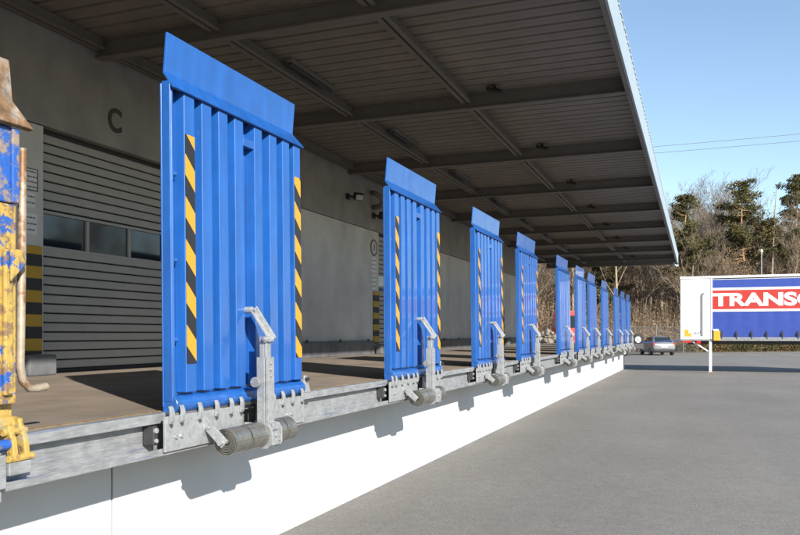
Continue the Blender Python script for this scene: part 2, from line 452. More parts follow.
# plinth
b = MB()
for i in range(0, len(edges), 2):
    b.box(.002, .10, edges[i]+(.46 if i else 0), edges[i+1]-(.46 if i < len(edges)-2 else 0), 0, .30)
b.build('plinth', M['plinth'], wh, bevel=.015)
for i in range(0, len(edges), 2):
    y = edges[i]+.9
    while y < edges[i+1]-.5:
        b = MB(); b.box(.102, .125, y-.03, y+.03, .27, .335); b.build('plinth_clip', M['dark_steel'], wh); y += 1.4
def sect_door(y0, y1):
    r = bpy.data.objects.new('sectional_door', None); COL.objects.link(r); r.parent = wh
    m = MB(); m.box(-.19, -.13, y0+.004, y1-.004, .004, DOORH-.004); m.build('backing', M['door_gap'], r)
    m = MB()
    zs = []
    z = .05
    w0, w1 = 1.42, 1.78
    while z < DOORH-.06:
        z1 = min(z+.105, DOORH-.02)
        if z1 < w0 or z > w1-.02:
            m.box(-.125, -.085, y0+.02, y1-.02, z, z1-.014)
        z += .105
    m.build('door_leaf', M['door'], r, bevel=.012, seg=2)
    # window row
    npan = 3; pw = (y1-y0-.04)/npan
    fr = MB()
    fr.box(-.125, -.08, y0+.02, y1-.02, w0-.035, w0); fr.box(-.125, -.08, y0+.02, y1-.02, w1, w1+.035)
    for i in range(npan+1):
        yc = y0+.02+i*pw
        fr.box(-.125, -.08, max(y0+.02, yc-.022), min(y1-.02, yc+.022), w0+.001, w1-.001)
    fr.build('window_frame', M['win_frame'], r, bevel=.004)
    for i in range(npan):
        gl = MB(); gl.box(-.115, -.105, y0+.02+i*pw+.024, y0+.02+(i+1)*pw-.024, w0+.002, w1-.002)
        gl.build('window_pane', M['door_glass'], r)
    m = MB(); m.box(-.13, -.07, y0+.015, y1-.015, .004, .045); m.build('bottom_seal', M['rubber'], r)
    return r
for a_, c_ in doors: sect_door(a_, c_)
# door jambs: striped posts with concrete feet
for (a_, c_) in doors:
    for (p0, p1) in ((a_-.44, a_-.03), (c_+.03, c_+.44)):
        m = MB(); m.box(.002, .035, p0+.10 if p0 < a_ else p0+.02, p1-.02 if p0 < a_ else p1-.10, .222, 1.39); m.build('striped_guard', M['hazard_h'], wh, bevel=.01)
        m = MB(); m.box(.101, .24, p0+.02, p1-.02, .0, .22); m.build('guard_foot', M['plinth'], wh, bevel=.02)

# wall letter C
me = text_mesh('C', .40, .010, .004); me.materials.append(M['letter'])
o = bpy.data.objects.new('bay_letter', me); COL.objects.link(o); o.parent = wh
o.matrix_local = Matrix(((0,0,1,.006),(.88,0,0,7.51),(0,1,0,2.93),(0,0,0,1)))
# paper notices on the wall by the door (illegible writing: rows of faded marks)
def notice(name, label, y0, y1, z0, z1, rows, frame=False):
    t = thing(name, label, 'notice', (BWX+.004, (y0+y1)/2, z0), 0, 'paper notices on the wall beside the door')
    w = (y1-y0)/2; h = z1-z0
    m = MB(); m.box(0, .004, -w, w, 0, h); m.build('sheet', M['paper'], t)
    rg = random.Random(len(label)*7)
    for r in range(rows):
        m = MB()
        z = h*(1-(r+.7)/(rows+.4)); y = -w*.85
        while y < w*.75:
            l = rg.uniform(.015, .04); y2 = min(y+l, w*.88)
            m.box(.0045, .006, y, y2, z-.006, z+.009); m.box(.0042, .0044, y2, y2+.010, z-.001, z+.001); y += l+.010
        m.build('text_line', M['ink'], t)
    if frame:
        m = MB()
        m.box(.0045,.008,-w,w,0,.012); m.box(.0045,.008,-w,w,h-.012,h); m.box(.0045,.008,-w,-w+.012,.0121,h-.0121); m.box(.0045,.008,w-.012,w,.0121,h-.0121)
        m.build('border', M['ink'], t)
    return t
notice('paper_notice', 'largest bordered notice with bold lines, topmost of three beside the door', 6.25, 6.44, 3.19, 3.43, 4, True)
notice('paper_notice', 'middle of three pale notices beside the door, with small dark mark', 6.25, 6.40, 3.01, 3.17, 2)
notice('paper_notice', 'lowest of three notices beside the door, lightly written white sheet', 6.23, 6.43, 2.72, 2.945, 3)
# second wall group by the next door: a round sign and sheets
t = thing('round_sign', 'round dark-ringed sign high on wall corner behind second ramp', 'sign', (BWX+.004, 15.80, 3.56))
m = MB(); m.lathe([(.0,.006),(.15,.006),(.15,0)], (0,0,0), 'x', 28); m.build('disc', M['concrete_wall'], t)
m = MB(); m.lathe([(.15,.012),(.185,.012),(.185,0),(.15,0),(.15,.012)], (0,0,0), 'x', 28); m.build('ring', M['ink'], t)
m = MB(); m.tube([(.01,-.02,-.07),(.01,.01,.0),(.01,.0,.07)], .012, 6); m.build('symbol', M['ink'], t)
for z0, nm in ((3.02, 'upper of two pale sheets under the round wall sign'), (2.64, 'lower of two pale sheets under the round wall sign')):
    notice('paper_notice', nm, 15.66, 15.94, z0, z0+.32, 3)
# floodlights / camera on the wall top
def wall_lamp(label, y, z, size, mat):
    t = thing('wall_lamp', label, 'lamp', (BWX+.004, y, z))
    m = MB(); m.box(0, .05, -.05, .05, -.06, .06); m.tube([(.04,0,0),(.20,0,-.02)], .02, 8); m.build('bracket', M['lamp'], t)
    m = MB(); m.obox(Matrix.Translation((.26,-.02,-.02)) @ Euler((0,.5,-.6)).to_matrix().to_4x4(), .10, size, size*.7); m.build('housing', M['lamp'], t, bevel=.01)
    m = MB(); m.obox(Matrix.Translation((.26,-.02,-.02)) @ Euler((0,.5,-.6)).to_matrix().to_4x4() @ Matrix.Translation((.055,0,0)), .012, size*.8, size*.5); m.build('lens', mat, t)
    return t
wall_lamp('small floodlight with bright lens on the upper wall left of second ramp', 14.4, 4.46, .20, M['flood_lens'])
wall_lamp('dark floodlight on upper wall just beside the second ramp', 15.76, 4.26, .22, M['lamp'])
m = MB(); m.tube([(BWX+.04,15.6,4.74),(BWX+.16,15.6,4.70),(BWX+.26,15.62,4.62),(BWX+.28,15.65,4.54),(BWX+.22,15.7,4.46),(BWX+.12,15.72,4.44),(BWX+.03,15.72,4.44)], .055, 12)
tag(m.build('bent_pipe', M['beam'], smooth=True), 'grey bent vent pipe on the wall above the dark floodlight', 'pipe')

# ------------------------------------------------------------------ canopy roof
cn = thing('canopy_roof', 'large dark canopy roof with corrugated underside and pale edge over the platform', 'canopy', (0, 0, 0))
RY0, RY1 = Y0, 38.2
b = MB()
y = RY0; pts = []
while y < RY1-.1:
    pts += [(y, DECKZ+.04), (y+.030, DECKZ+.04), (y+.042, DECKZ), (y+.120, DECKZ), (y+.125, DECKZ+.006), (y+.130, DECKZ), (y+.238, DECKZ)]
    y += .25
pts2 = pts + [(RY1, DECKZ+.045), (RY1, DECKZ+.13), (RY0, DECKZ+.13)]
# corrugated sheet spanning wall to eave, built strip by strip
x0, x1 = -14.5, EAVX-.02
vs = []; fs = []
for (yy, zz) in pts: vs += [(x0,yy,zz),(x1,yy,zz)]
for i in range(len(pts)-1): fs.append((2*i, 2*i+2, 2*i+3, 2*i+1))
b.add(vs, fs)
b.build('corrugated_deck', M['deck'], cn)
b = MB(); b.box(x0, x1, RY0, RY1, DECKZ+.06, DECKZ+.16); b.build('roof_slab', M['deck'], cn)
b = MB(); b.box(EAVX-.018, EAVX+.012, RY0, RY1+.02, EAVZ, EAVZ+.41); b.build('fascia', M['fascia'], cn, bevel=.005)
b = MB()
b.box(EAVX-.02, EAVX+.02, RY0, RY1+.02, EAVZ+.412, EAVZ+.435)
y = RY0
while y < RY1:
    b.box(EAVX+.013, EAVX+.022, y, y+.06, EAVZ+.385, EAVZ+.41); y += .24
b.build('roof_edge_trim', M['fascia'], cn)
b = MB(); b.box(EAVX-.07, EAVX-.02, RY0, RY1, EAVZ+.002, EAVZ+.05); b.box(EAVX-.07, EAVX-.05, RY0, RY1, EAVZ+.051, DECKZ); b.build('eave_trim', M['beam'], cn)
def ibeam_x(m, yc, z0, z1, xa, xb, w=.16):
    t = .018
    m.box(xa, xb, yc-w/2, yc+w/2, z0, z0+t); m.box(xa, xb, yc-w/2, yc+w/2, z1-t, z1); m.box(xa, xb, yc-.008, yc+.008, z0+t, z1-t)
BY = [10.93 + 3.57*k for k in range(-5, 8)]
for yb in BY:
    m = MB(); ibeam_x(m, yb, DECKZ-.215, DECKZ-.004, BWX-.2, EAVX-.072, .12); m.build('cross_beam', M['beam'], cn)
m = MB(); m.box(BWX-.2, EAVX-.072, RY1-.22, RY1-.02, DECKZ-.27, DECKZ-.004); m.box(BWX-.2, EAVX-.018, RY1-.015, RY1+.015, DECKZ-.20, DECKZ+.2); m.build('end_beam', M['beam'], cn)
for xp in (.08, -1.78, -3.36):
    edgesy = [RY0] + BY + [RY1-.1]
    for i in range(len(edgesy)-1):
        a_, c_ = edgesy[i]+.085, edgesy[i+1]-.085
        if c_-a_ < .4: continue
        m = MB(); t_ = .016; z0, z1 = DECKZ-.14, DECKZ-.004; w = .12
        m.box(xp-.075, xp-.018, a_, c_, z0, z0+t_); m.box(xp+.018, xp+.075, a_, c_, z0, z0+t_)
        m.box(xp-.030, xp-.018, a_, c_, z0+t_, z1); m.box(xp+.018, xp+.030, a_, c_, z0+t_, z1); m.box(xp-.018, xp+.018, a_, c_, z1-.02, z1)
        m.build('purlin', M['beam'], cn)
# strip lights along the middle purlin, floodlights near the beams
for i, yb in enumerate(BY[1:-1]):
    t = thing('strip_light', 'strip light fixed along the middle purlin under the canopy', 'light', (-1.60, yb-1.7, DECKZ-.10), 0, 'strip lights under the canopy')
    m = MB(); m.box(-.035, .035, -.62, .62, .04, .10); m.build('housing', M['beam'], t, bevel=.008)
    m = MB(); m.box(-.028, .028, -.60, .60, .005, .039); m.build('diffuser', M['dark_steel'], t, bevel=.015)
for i, yb in enumerate(BY[3:]):
    t = thing('canopy_floodlight', 'small black floodlight hung below the canopy deck beside a cross beam', 'light', (.55, yb-.32, DECKZ-.02), 0, 'floodlights under the canopy')
    m = MB(); m.box(-.012, .012, -.07, -.058, -.06, .02); m.build('yoke_arm', M['lamp'], t)
    m = MB(); m.box(-.012, .012, .058, .07, -.06, .02); m.build('yoke_arm', M['lamp'], t)
    m = MB(); m.obox(Matrix.Translation((0,0,-.06)) @ Euler((0,.25,0)).to_matrix().to_4x4(), .22, .11, .05); m.build('housing', M['lamp'], t, bevel=.012)
# gutter outlet at the far corner of the eave
m = MB(); m.tube([(EAVX-.16, RY1-.6, EAVZ+.12), (EAVX-.16, RY1-.6, EAVZ-.06), (EAVX-.05, RY1-.6, EAVZ-.14), (EAVX+.0, RY1-.5, EAVZ-.10)], .05, 10)
m.build('gutter_outlet', M['fascia'], cn, smooth=True)

# ------------------------------------------------------------------ dock ramps
W = 1.52
RIBS = [.116, .287, .46, .637, .87, 1.064, 1.243, 1.404]     # left edges of the ribs
def make_ramp():
    root = thing('dock_ramp', 'x', 'dock ramp', (0,0,0), 0, 'upright dock ramps along the platform')
    XB, XF = -.02, .06       # back plate, rib front
    ZT, ZB = 1.83, .105
    d = MB()
    d.box(XB, XB+.012, 0, W, .03, ZT+.02)                     # deck plate
    d.box(XB+.012, XF-.01, .0, .012, .06, ZT+.03)             # left edge flange
    d.box(XF-.02, XF-.0105, .0121, .030, .06, ZT+.02)
    for i, y in enumerate(RIBS):                               # hat-profile ribs, slightly tapered
        w = .098
        x0_, x1_ = XB+.0122, XF
        d.prism([(x0_, y-.010), (x1_, y), (x1_, y+w), (x0_, y+w+.010)], 'z', ZB, ZT)
    d.box(XB+.012, XF-.012, W-.010, W, .06, ZT+.02)           # right edge flange
    d.box(XB+.0125, XF-.004, RIBS[3]+.101, RIBS[4]-.001, ZT-.17, ZT-.115)   # bar across the wide bay
    for z in (.37, .82, 1.31):                                 # small lugs in the left bay
        d.prism([(XB+.0125, z), (XF-.02, z+.03), (XF-.02, z+.05), (XB+.0125, z+.05)], 'y', .0125, .075)
    foot = [(XB,.0)]
    for k in range(9):
        a_ = -pi/2 + pi*k/8*.9
        foot.append((.034+.048*cos(a_), .042+.050*sin(a_)))
    foot += [(XB,.095)]
    d.prism(foot, 'y', .004, W-.004)
    d.build('deck_plate', M['blue'], root, bevel=.007, seg=3)
    l = MB(); t = .014                                         # lip: flat plate with a slanted foot over the rib ends
    prof = [(XF+.022, ZT-.012), (.010, ZT+.085), (.030, ZT+.305), (.030-t, ZT+.303), (.010-t, ZT+.078), (XF+.010, ZT-.017)]
    vs = []
    def yy(z, side):
        if side == 0: return -.004 if z < ZT+.02 else .008
        return W+.012 if z < ZT+.02 else W-.035
    n = len(prof)
    for s_ in (0, 1):
        for (x, z) in prof: vs.append((x, yy(z, s_), z))
    fs = [tuple(range(n)), tuple(range(2*n-1, n-1, -1))] + [(i, i+n, (i+1) % n+n, (i+1) % n) for i in range(n)]
    l.add(vs, fs); l.build('lip', M['blue'], root, bevel=.003)
    h = MB(); h.cyl((.055, 0, -.012), 'y', .014, 0, W, 14); h.build('hinge_tube', M['dark_steel'], root, smooth=True)
    h = MB(); h.box(.070, .085, -.11, .66, -.205, -.012); h.build('hinge_plate', M['galv'], root, bevel=.003)
    h = MB(); h.box(.070, .085, .84, W-.035, -.205, -.012); h.build('hinge_plate', M['galv'], root, bevel=.003)
    for y in (-.02,.03,1.24,1.29):
        h = MB(); h.cyl((.085, y, -.13), 'x', .012, 0, .012, 8); h.build('plate_bolt', M['galv'], root)
    for y in (-.065,.03,.198,.364,.52,.635,.90,1.03,1.16,1.30,1.44):
        h = MB(); o_ = .039
        poly = [(.0465,-.050),(.056,-.056),(.064,-.040),(.066,-.01),(.064,.014),(.056,.034),(.048,.044),(.045,.041),(.049,.030),(.052,.012),(.051,-.006),(.0465,-.014)]
        h.prism([(x+o_, z) for (x, z) in poly], 'y', y-.017, y+.017); h.build('hinge_lug', M['galv'], root, bevel=.003)
        h = MB(); h.cyl((.055+o_, y, -.058), 'z', .008, -.012, .0, 8); h.build('lug_pin', M['dark_steel'], root)
    # lever: pivot, slanted bar, inner bar, sleeve
    YL = .765
    a = MB(); a.cyl((.035,YL-.02,.594), 'x', .022, 0, .075, 14); a.cyl((.035,YL-.02,.594), 'x', .013, .075, .10, 6); a.build('pivot_bolt', M['galv'], root, bevel=.002)
    a = MB()
    p0 = Vector((.10,YL-.005,.594)); p1 = Vector((.225,YL+.005,.405))
    dv = (p1-p0); L = dv.length; z = dv.normalized(); yv = Vector((0,1,0)); xv = yv.cross(z).normalized(); yv = z.cross(xv)
    Mx = Matrix((( xv.x,yv.x,z.x,0),(xv.y,yv.y,z.y,0),(xv.z,yv.z,z.z,0),(0,0,0,1)))
    a.obox(Matrix.Translation((p0+p1)/2) @ Mx, .014, .050, L+.04)
    a.obox(Matrix.Translation((p0+p1)/2) @ Mx @ Matrix.Translation((-.02,.022,0)), .025, .007, L+.02)
    a.build('lever_arm', M['galv'], root, bevel=.003)
    a = MB(); a.cyl((.215,YL-.015,.405), 'y', .022, -.032, .05, 14); a.cyl((.215,YL-.015,.405), 'y', .012, -.046, .064, 6); a.build('joint_bolt', M['galv'], root, bevel=.002)
    a = MB(); a.box(.200,.214,YL-.030,YL+.030,.12,.42); a.box(.165,.1995,YL+.022,YL+.030,.12,.42); a.box(.165,.1995,YL-.030,YL-.022,.12,.42); a.build('inner_bar', M['galv'], root, bevel=.003)
    a = MB(); a.box(.215,.229,YL-.045,YL+.045,-.17,.29); a.box(.158,.2145,YL+.046,YL+.054,-.17,.29); a.box(.158,.2145,YL-.054,YL-.046,-.17,.29)
    a.box(.2295,.236,YL-.046,YL-.039,-.17,.29)
    for zz in (.25,.21,.17): a.cyl((.2295,YL,zz), 'x', .009, 0, .008, 8)
    a.box(.2295,.234,YL-.025,YL+.03,-.14,.08)
    a.build('sleeve', M['galv'], root, bevel=.003)
    a = MB(); a.cyl((.185,YL-.105,.134), 'y', .033, -.02, .02, 16); a.cyl((.185,YL-.105,.134), 'y', .014, .02, .055, 10); a.build('stop_buffer', M['galv_dirty'], root, bevel=.003)
    # spring pack: shaft, brackets, spiral bands
    CX, CZ = .205, -.192
    a = MB(); a.cyl((CX,0,CZ), 'y', .016, .22, 1.05, 12); a.build('spring_shaft', M['galv'], root)
    for y0, y1 in ((.285,.455),(.467,.640),(.790,.890),(.902,1.015)):
        a = MB(); turns = 6; N = turns*26; vs = []; fs = []
        th_ = .0048
        for k in range(N+1):
            q = 2*pi*k/26; r = .020 + .060*k/N
            for rr, yv_ in ((r,y0),(r+th_,y0),(r+th_,y1),(r,y1)):
                vs.append((CX+rr*cos(q), yv_, CZ+rr*sin(q)))
        for k in range(N):
            for c in range(4):
                c2 = (c+1) % 4
                fs.append((4*k+c, 4*k+c2, 4*(k+1)+c2, 4*(k+1)+c))
        fs.append((3,2,1,0)); fs.append((4*N,4*N+1,4*N+2,4*N+3))
        a.add(vs, fs)
        a.cyl((CX,0,CZ), 'y', .074, y0+.035, y1-.035, 26)
        a.build('spring_coil', M['spring'], root)
    a = MB(); Mt = Matrix.Translation((.145, .255, -.135)) @ Euler((0, .75, 0)).to_matrix().to_4x4()
    a.obox(Mt, .205, .018, .058)
    a.cyl((CX,.255,CZ), 'y', .011, -.02, -.009, 8); a.cyl((.115,.255,-.108), 'y', .012, -.02, -.009, 8)
    a.build('spring_bracket', M['galv'], root, bevel=.003)
    a = MB(); a.prism([(.10,-.12),(.275,-.125),(.300,-.16),(.300,-.25),(.262,-.283),(.215,-.283),(.10,-.20)], 'y', YL-.112, YL-.100)
    a.prism([(.10,-.12),(.275,-.125),(.300,-.16),(.300,-.25),(.262,-.283),(.215,-.283),(.10,-.20)], 'y', YL+.010, YL+.020)
    a.box(.276,.2995,YL-.0995,YL+.0095,-.262,-.1745); a.box(.232,.2755,YL-.06,YL+.0095,-.171,-.128)
    a.cyl((.30,YL-.065,-.20), 'x', .013, 0, .011, 8); a.cyl((.30,YL-.02,-.235), 'x', .010, 0, .009, 8)
    a.build('centre_bracket', M['galv'], root, bevel=.0025)
    # guide carriage in the rail
    a = MB(); a.box(-.033,.040,-.150,-.112,-.165,-.060); a.build('guide_carriage', M['dark_steel'], root, bevel=.006)
    for zz, rr in ((-.085,.019),(-.14,.015)):
        a = MB(); a.cyl((.030,-.134,zz), 'x', rr*.8, 0, .022, 14); a.build('guide_wheel', M['galv'], root, bevel=.002)
    # catch at the right end
    a = MB(); a.prism([(W+.04,.0),(W+.17,.0),(W+.10,.13),(W+.07,.13)], 'x', .02, .034); a.box(-.10,.0195,W+.055,W+.075,.085,.10)
    a.box(.022,.05,W-.02,W+.19,-.05,-.004); a.build('catch_bracket', M['galv'], root, bevel=.003)
    a = MB(); a.cyl((.0345,W+.085,.10), 'x', .013, 0, .03, 10); a.cyl((-.02,W+.085,.10), 'x', .02, -.09, 0, 10); a.build('catch_pin', M['dark_steel'], root)
    return root
def add_tape(root):
    XF = .06
    for y, z0, z1 in ((RIBS[0]+.004, .268, 1.585), (RIBS[7]+.006, .268, 1.585)):
        m = MB(); m.box(XF+.0005, XF+.0035, y, y+.088, z0, z1); m.build('hazard_tape', M['hazard'], root)
ramp_y = [3.58, 6.88, 9.96, 12.68, 16.64, 19.33, 21.7, 24.85, 28.9, 31.5, 34.0]
ramp_lab = [
 'largest clean blue ramp standing upright in front of the shutter door with windows',
 'second clean blue ramp, striped tape on both edges, below the wall floodlights',
 'third clean blue ramp with striped tape, standing just beyond the round wall sign',
 'fourth clean blue ramp, the farthest one that carries striped tape',
 'nearest blue ramp without striped tape, standing in front of the red lorry',
 'second of the untaped blue ramps, just beyond the red lorry',
 'third of the untaped blue ramps, before a wider gap in the row',
 'fourth untaped blue ramp, standing alone between two wider gaps',
 'first of the last three small blue ramps at the far end',
 'middle of the last three small blue ramps at the far end',
 'farthest and smallest blue ramp at the end of the platform',
]
HX = .42
plain = make_ramp()
taped = copy_tree(plain); add_tape(taped)
for i, y in enumerate(ramp_y):
    if i == 0: r = taped
    elif i == 4: r = plain
    else: r = copy_tree(taped if i < 4 else plain)
    r.location = (HX, y, FLZ); r['label'] = ramp_lab[i]
    r.rotation_euler = (0, -radians([.6,.4,.7,.5,1.0,.6,.8,.5,1.0,.7,.5][i]), 0)

# the old, worn ramp at the left edge of the picture
old = thing('dock_ramp', 'worn old ramp with rusty lip and chipped yellow and blue paint, nearest the camera', 'dock ramp', (HX+.0, 1.03, FLZ), 0, 'upright dock ramps along the platform')
OZ = 1.36
d = MB(); d.box(-.02,-.008,0,W,.04,OZ)
for y in (.0,.18,.36,.54,.72,.90,1.08,1.25): d.box(-.0075,.065,y,y+.09,.12,OZ-.02)
d.build('deck_plate', M['old_mix'], old, bevel=.006)
d = MB(); d.box(-.0075,.045,1.40,1.50,1.00,OZ-.04); d.box(.0455,.06,1.46,1.50,1.00,OZ-.04); d.build('upper_box_rib', M['old_blue'], old, bevel=.006)
d = MB(); d.box(-.0075,.045,1.40,1.495,.14,.995); d.box(.0455,.068,1.415,1.46,.18,.80)
d.prism([(1.43,.80),(1.49,.80),(1.51,.74),(1.43,.66)], 'x', .069, .09)
d.build('side_rib', M['old_mix'], old, bevel=.008)
l = MB(); pr = [(.085,OZ-.03),(.01,OZ+.09),(-.01,OZ+.27),(-.03,OZ+.27),(-.01,OZ+.08),(.06,OZ-.04)]
vs = []
for s_ in (0,1):
    for (x,z) in pr: vs.append((x, (0 if s_ == 0 else (W+.03 if z < OZ else W-.012)), z))
n = len(pr); l.add(vs, [tuple(range(n)), tuple(range(2*n-1,n-1,-1))] + [(i,i+n,(i+1) % n+n,(i+1) % n) for i in range(n)])
l.build('lip', M['lip_old'], old, bevel=.004)
d = MB(); d.tube([(.03,W+.02,1.25),(.03,W+.018,.9),(.03,W+.012,.5),(.03,W+.008,.30),(.03,W+.02,.235),(.03,W+.06,.200),(.03,W+.10,.198),(.03,W+.15,.203)], .018, 12, caps=False)
d.build('bent_handle', M['pipe'], old, smooth=True)
d = MB(); d.lathe([(.019,0),(.012,0),(.011,.012)], (.03,W+.15,.203), 'y', 12); d.build('handle_end', M['rust_edge'], old)
d = MB()
d.cyl((.06,0,.06), 'y', .04, 1.10, 1.44, 14)
for yk in (1.40, 1.46):
    d.prism([(.045,.09),(.09,.08),(.125,-.01),(.135,-.09),(.10,-.09),(.08,-.01),(.045,.02)], 'y', yk, yk+.026)
d.cyl((.09,0,.03), 'y', .018, 1.38, 1.50, 10); d.cyl((.12,0,-.08), 'y', .016, 1.38, 1.51, 10)
d.box(.0,.06,1.15,1.44,.02,.12)
d.build('hinge_knuckle', M['old_yellow'], old, bevel=.004)
d = MB(); d.cyl((.10,0,-.02), 'y', .022, 1.10, 1.40, 12); d.box(.06,.09,1.30,1.40,-.05,-.01); d.build('hinge_pin', M['old_blue'], old)
d = MB(); d.box(.070,.088,1.0,1.38,-.26,-.05); d.box(.0885,.115,1.34,1.38,-.20,-.06); d.box(.070,.125,1.385,1.50,-.15,-.095)
d.build('hinge_plate', M['galv_dirty'], old, bevel=.004)

# ------------------------------------------------------------------ swap body on legs
sb = thing('swap_body', 'white and blue curtain-sided swap body on white support legs, red lettering band', 'swap body', (3.75, 35.3, 0), radians(-.6))
BZ0, BZ1 = 1.42, 4.06
LX = -1.22; RX = 8.6; DP = 2.5
b = MB(); b.box(LX, -.02, .0, DP, BZ0, BZ1-.06); b.build('front_box', M['white_paint'], sb, bevel=.02)
b = MB(); b.box(-.018, RX, .03, DP-.03, BZ0+.10, BZ1-.10); b.build('inner_load_box', M['white_paint'], sb)
# curtain with slack folds: a finely divided sheet
b = MB(); NX, NZ = 160, 16; vs = []
for i in range(NX+1):
    x = .06 + (RX-.1-.06)*i/NX
    for j in range(NZ+1):
        z = BZ0+.10 + (BZ1-.12-BZ0-.10)*j/NZ
        k = (x/.60) % 1.0
        bow = .010*sin(pi*k)*sin(pi*j/NZ) + .012*noise.noise(Vector((x*1.2, z*.7, 1.3)))*sin(pi*j/NZ)
        vs.append((x, .018-bow, z))
fs = [(i*(NZ+1)+j, (i+1)*(NZ+1)+j, (i+1)*(NZ+1)+j+1, i*(NZ+1)+j+1) for i in range(NX) for j in range(NZ)]
b.add(vs, fs)
for f in b.f: pass
cur = b.build('curtain', M['curtain'], sb, smooth=True)
b = MB(); b.box(LX-.02, RX+.02, -.03, DP+.03, BZ1-.06, BZ1+.04); b.build('roof_rail', M['white_paint'], sb, bevel=.015)
b = MB(); b.box(-.018, .058, -.02, .03, BZ0+.02, BZ1-.062); b.build('corner_post', M['white_paint'], sb, bevel=.01)
b = MB(); b.box(LX, RX, -.012, .10, BZ0-.06, BZ0-.001); b.box(.059, RX, -.02, .0, BZ0+.0, BZ0+.09); b.build('bottom_rail', M['galv_dirty'], sb, bevel=.006)
b = MB(); b.box(LX+.3, RX, .7, .85, BZ0-.22, BZ0-.061); b.box(LX+.3, RX, DP-.85, DP-.7, BZ0-.22, BZ0-.061); b.build('chassis_beam', M['dark_steel'], sb)
# red band, white edges, letters
ZR0, ZR1 = 2.69, 3.49
b = MB(); b.box(.06, RX-.12, -.0065, -.0025, ZR0, ZR1); b.build('red_band', M['red'], sb)
b = MB(); b.box(.06, RX-.12, -.0065, -.0025, ZR1+.001, ZR1+.10); b.box(.06, RX-.12, -.0065, -.0025, ZR0-.10, ZR0-.001); b.build('band_border', M['white_print'], sb)
me = text_mesh('TRANSCO', .70, .028, .002); me.materials.append(M['white_print'])
o = bpy.data.objects.new('lettering', me); COL.objects.link(o); o.parent = sb
xs = [v.co.x for v in me.vertices]; ys = [v.co.y for v in me.vertices]
hsc = .56/(max(ys)-min(ys)); wsc = 4.75/(max(xs)-min(xs))
o.matrix_local = Matrix(((wsc,0,0,.05-min(xs)*wsc),(0,0,-1,-.0095),(0,hsc,0,ZR0+.12-min(ys)*hsc),(0,0,0,1)))
# curtain buckles
x = .42
while x < RX-.2:
    b = MB(); b.box(x-.022, x+.022, -.026, -.0205, BZ0+.02, BZ0+.36); b.box(x-.045, x+.045, -.040, -.027, BZ0+.17, BZ0+.29); b.box(x-.02, x+.02, -.05, -.041, BZ0+.10, BZ0+.25)
    b.build('curtain_buckle', M['dark_steel'], sb, bevel=.003); x += .575
b = MB(); b.tube([(-.34,-.02,BZ0+.16),(-.34,-.045,BZ0+.2),(-.34,-.045,BZ0+1.9),(-.34,-.02,BZ0+1.94),(-.26,-.02,BZ0+1.94)], .018, 8); b.build('lock_bar', M['dark_steel'], sb)
b = MB(); b.prism([(-1.05,BZ0+.12),(-.76,BZ0+.12),(-.76,BZ0+.26),(-.88,BZ0+.26),(-.88,BZ0+.42),(-1.05,BZ0+.42)], 'y', -.006, -.001); b.build('yellow_mark', M['yellow'], sb)
b = MB(); b.tube([(-.66,-.008,BZ0+.22),(-.62,-.008,BZ0+.30),(-.58,-.008,BZ0+.24),(-.53,-.008,BZ0+.29),(-.48,-.008,BZ0+.25),(-.42,-.008,BZ0+.30),(-.40,-.008,BZ0+.35)], .012, 6); b.build('scribble', M['dark_steel'], sb)
b = MB(); b.box(.10,.36,-.075,-.0265,BZ0-.05,BZ0+.36); b.build('yellow_box', M['yellow'], sb, bevel=.01)
b = MB(); b.box(.09,.30,-.078,-.03,BZ0+.365,BZ0+.44); b.build('label_plate', M['white_print'], sb)
for x0_ in (-1.12, -.93): 
    b = MB(); b.box(x0_, x0_+.16, -.005, .03, BZ0-.14, BZ0-.065); b.build('red_lamp', M['red_light'], sb)
b = MB(); b.box(-.56,-.40,-.005,.03,BZ0-.18,BZ0-.065); b.build('red_lamp', M['red_light'], sb)
for yl in (.06, DP-.14):
    for xl in (-.02, 6.4):
        b = MB(); b.box(xl-.055, xl+.055, yl-.04, yl+.04, .05, BZ0-.061); b.build('support_leg', M['white_paint'], sb, bevel=.008)
        b = MB(); b.box(xl-.09, xl+.09, yl-.08, yl+.08, .006, .049); b.build('leg_foot', M['pipe'], sb, bevel=.005)
b = MB(); b.tube([(-.75,.10,BZ0-.08),(-.09,.08,BZ0-.52)], .035, 8); b.build('leg_brace', M['white_paint'], sb)

# ------------------------------------------------------------------ silver car
def make_wheel(parent, c, r, w, axis='x'):
    hub = bpy.data.objects.new('wheel', None); COL.objects.link(hub); hub.parent = parent; hub.location = c
    m = MB(); m.lathe([(r*.6,-w/2),(r*.93,-w/2),(r,-w*.32),(r,w*.32),(r*.93,w/2),(r*.6,w/2),(r*.6,-w/2)], (0,0,0), axis, 28); m.build('tyre', M['tyre'], hub, smooth=True)
    m = MB(); m.lathe([(0,w*.3),(r*.2,w*.42),(r*.25,w*.3),(r*.55,w*.28),(r*.61,w*.46),(r*.61,-w*.46),(r*.55,-w*.28),(r*.25,-w*.3),(r*.2,-w*.42),(0,-w*.3)], (0,0,0), axis, 20); m.build('rim', M['rim'], hub, smooth=True)
    return hub
car_p = P(LAT(660.8, 60), 59.2, 0)
car = thing('parked_car', 'silver hatchback parked with its tail to the camera in front of the wood', 'car', car_p, TH-.05)
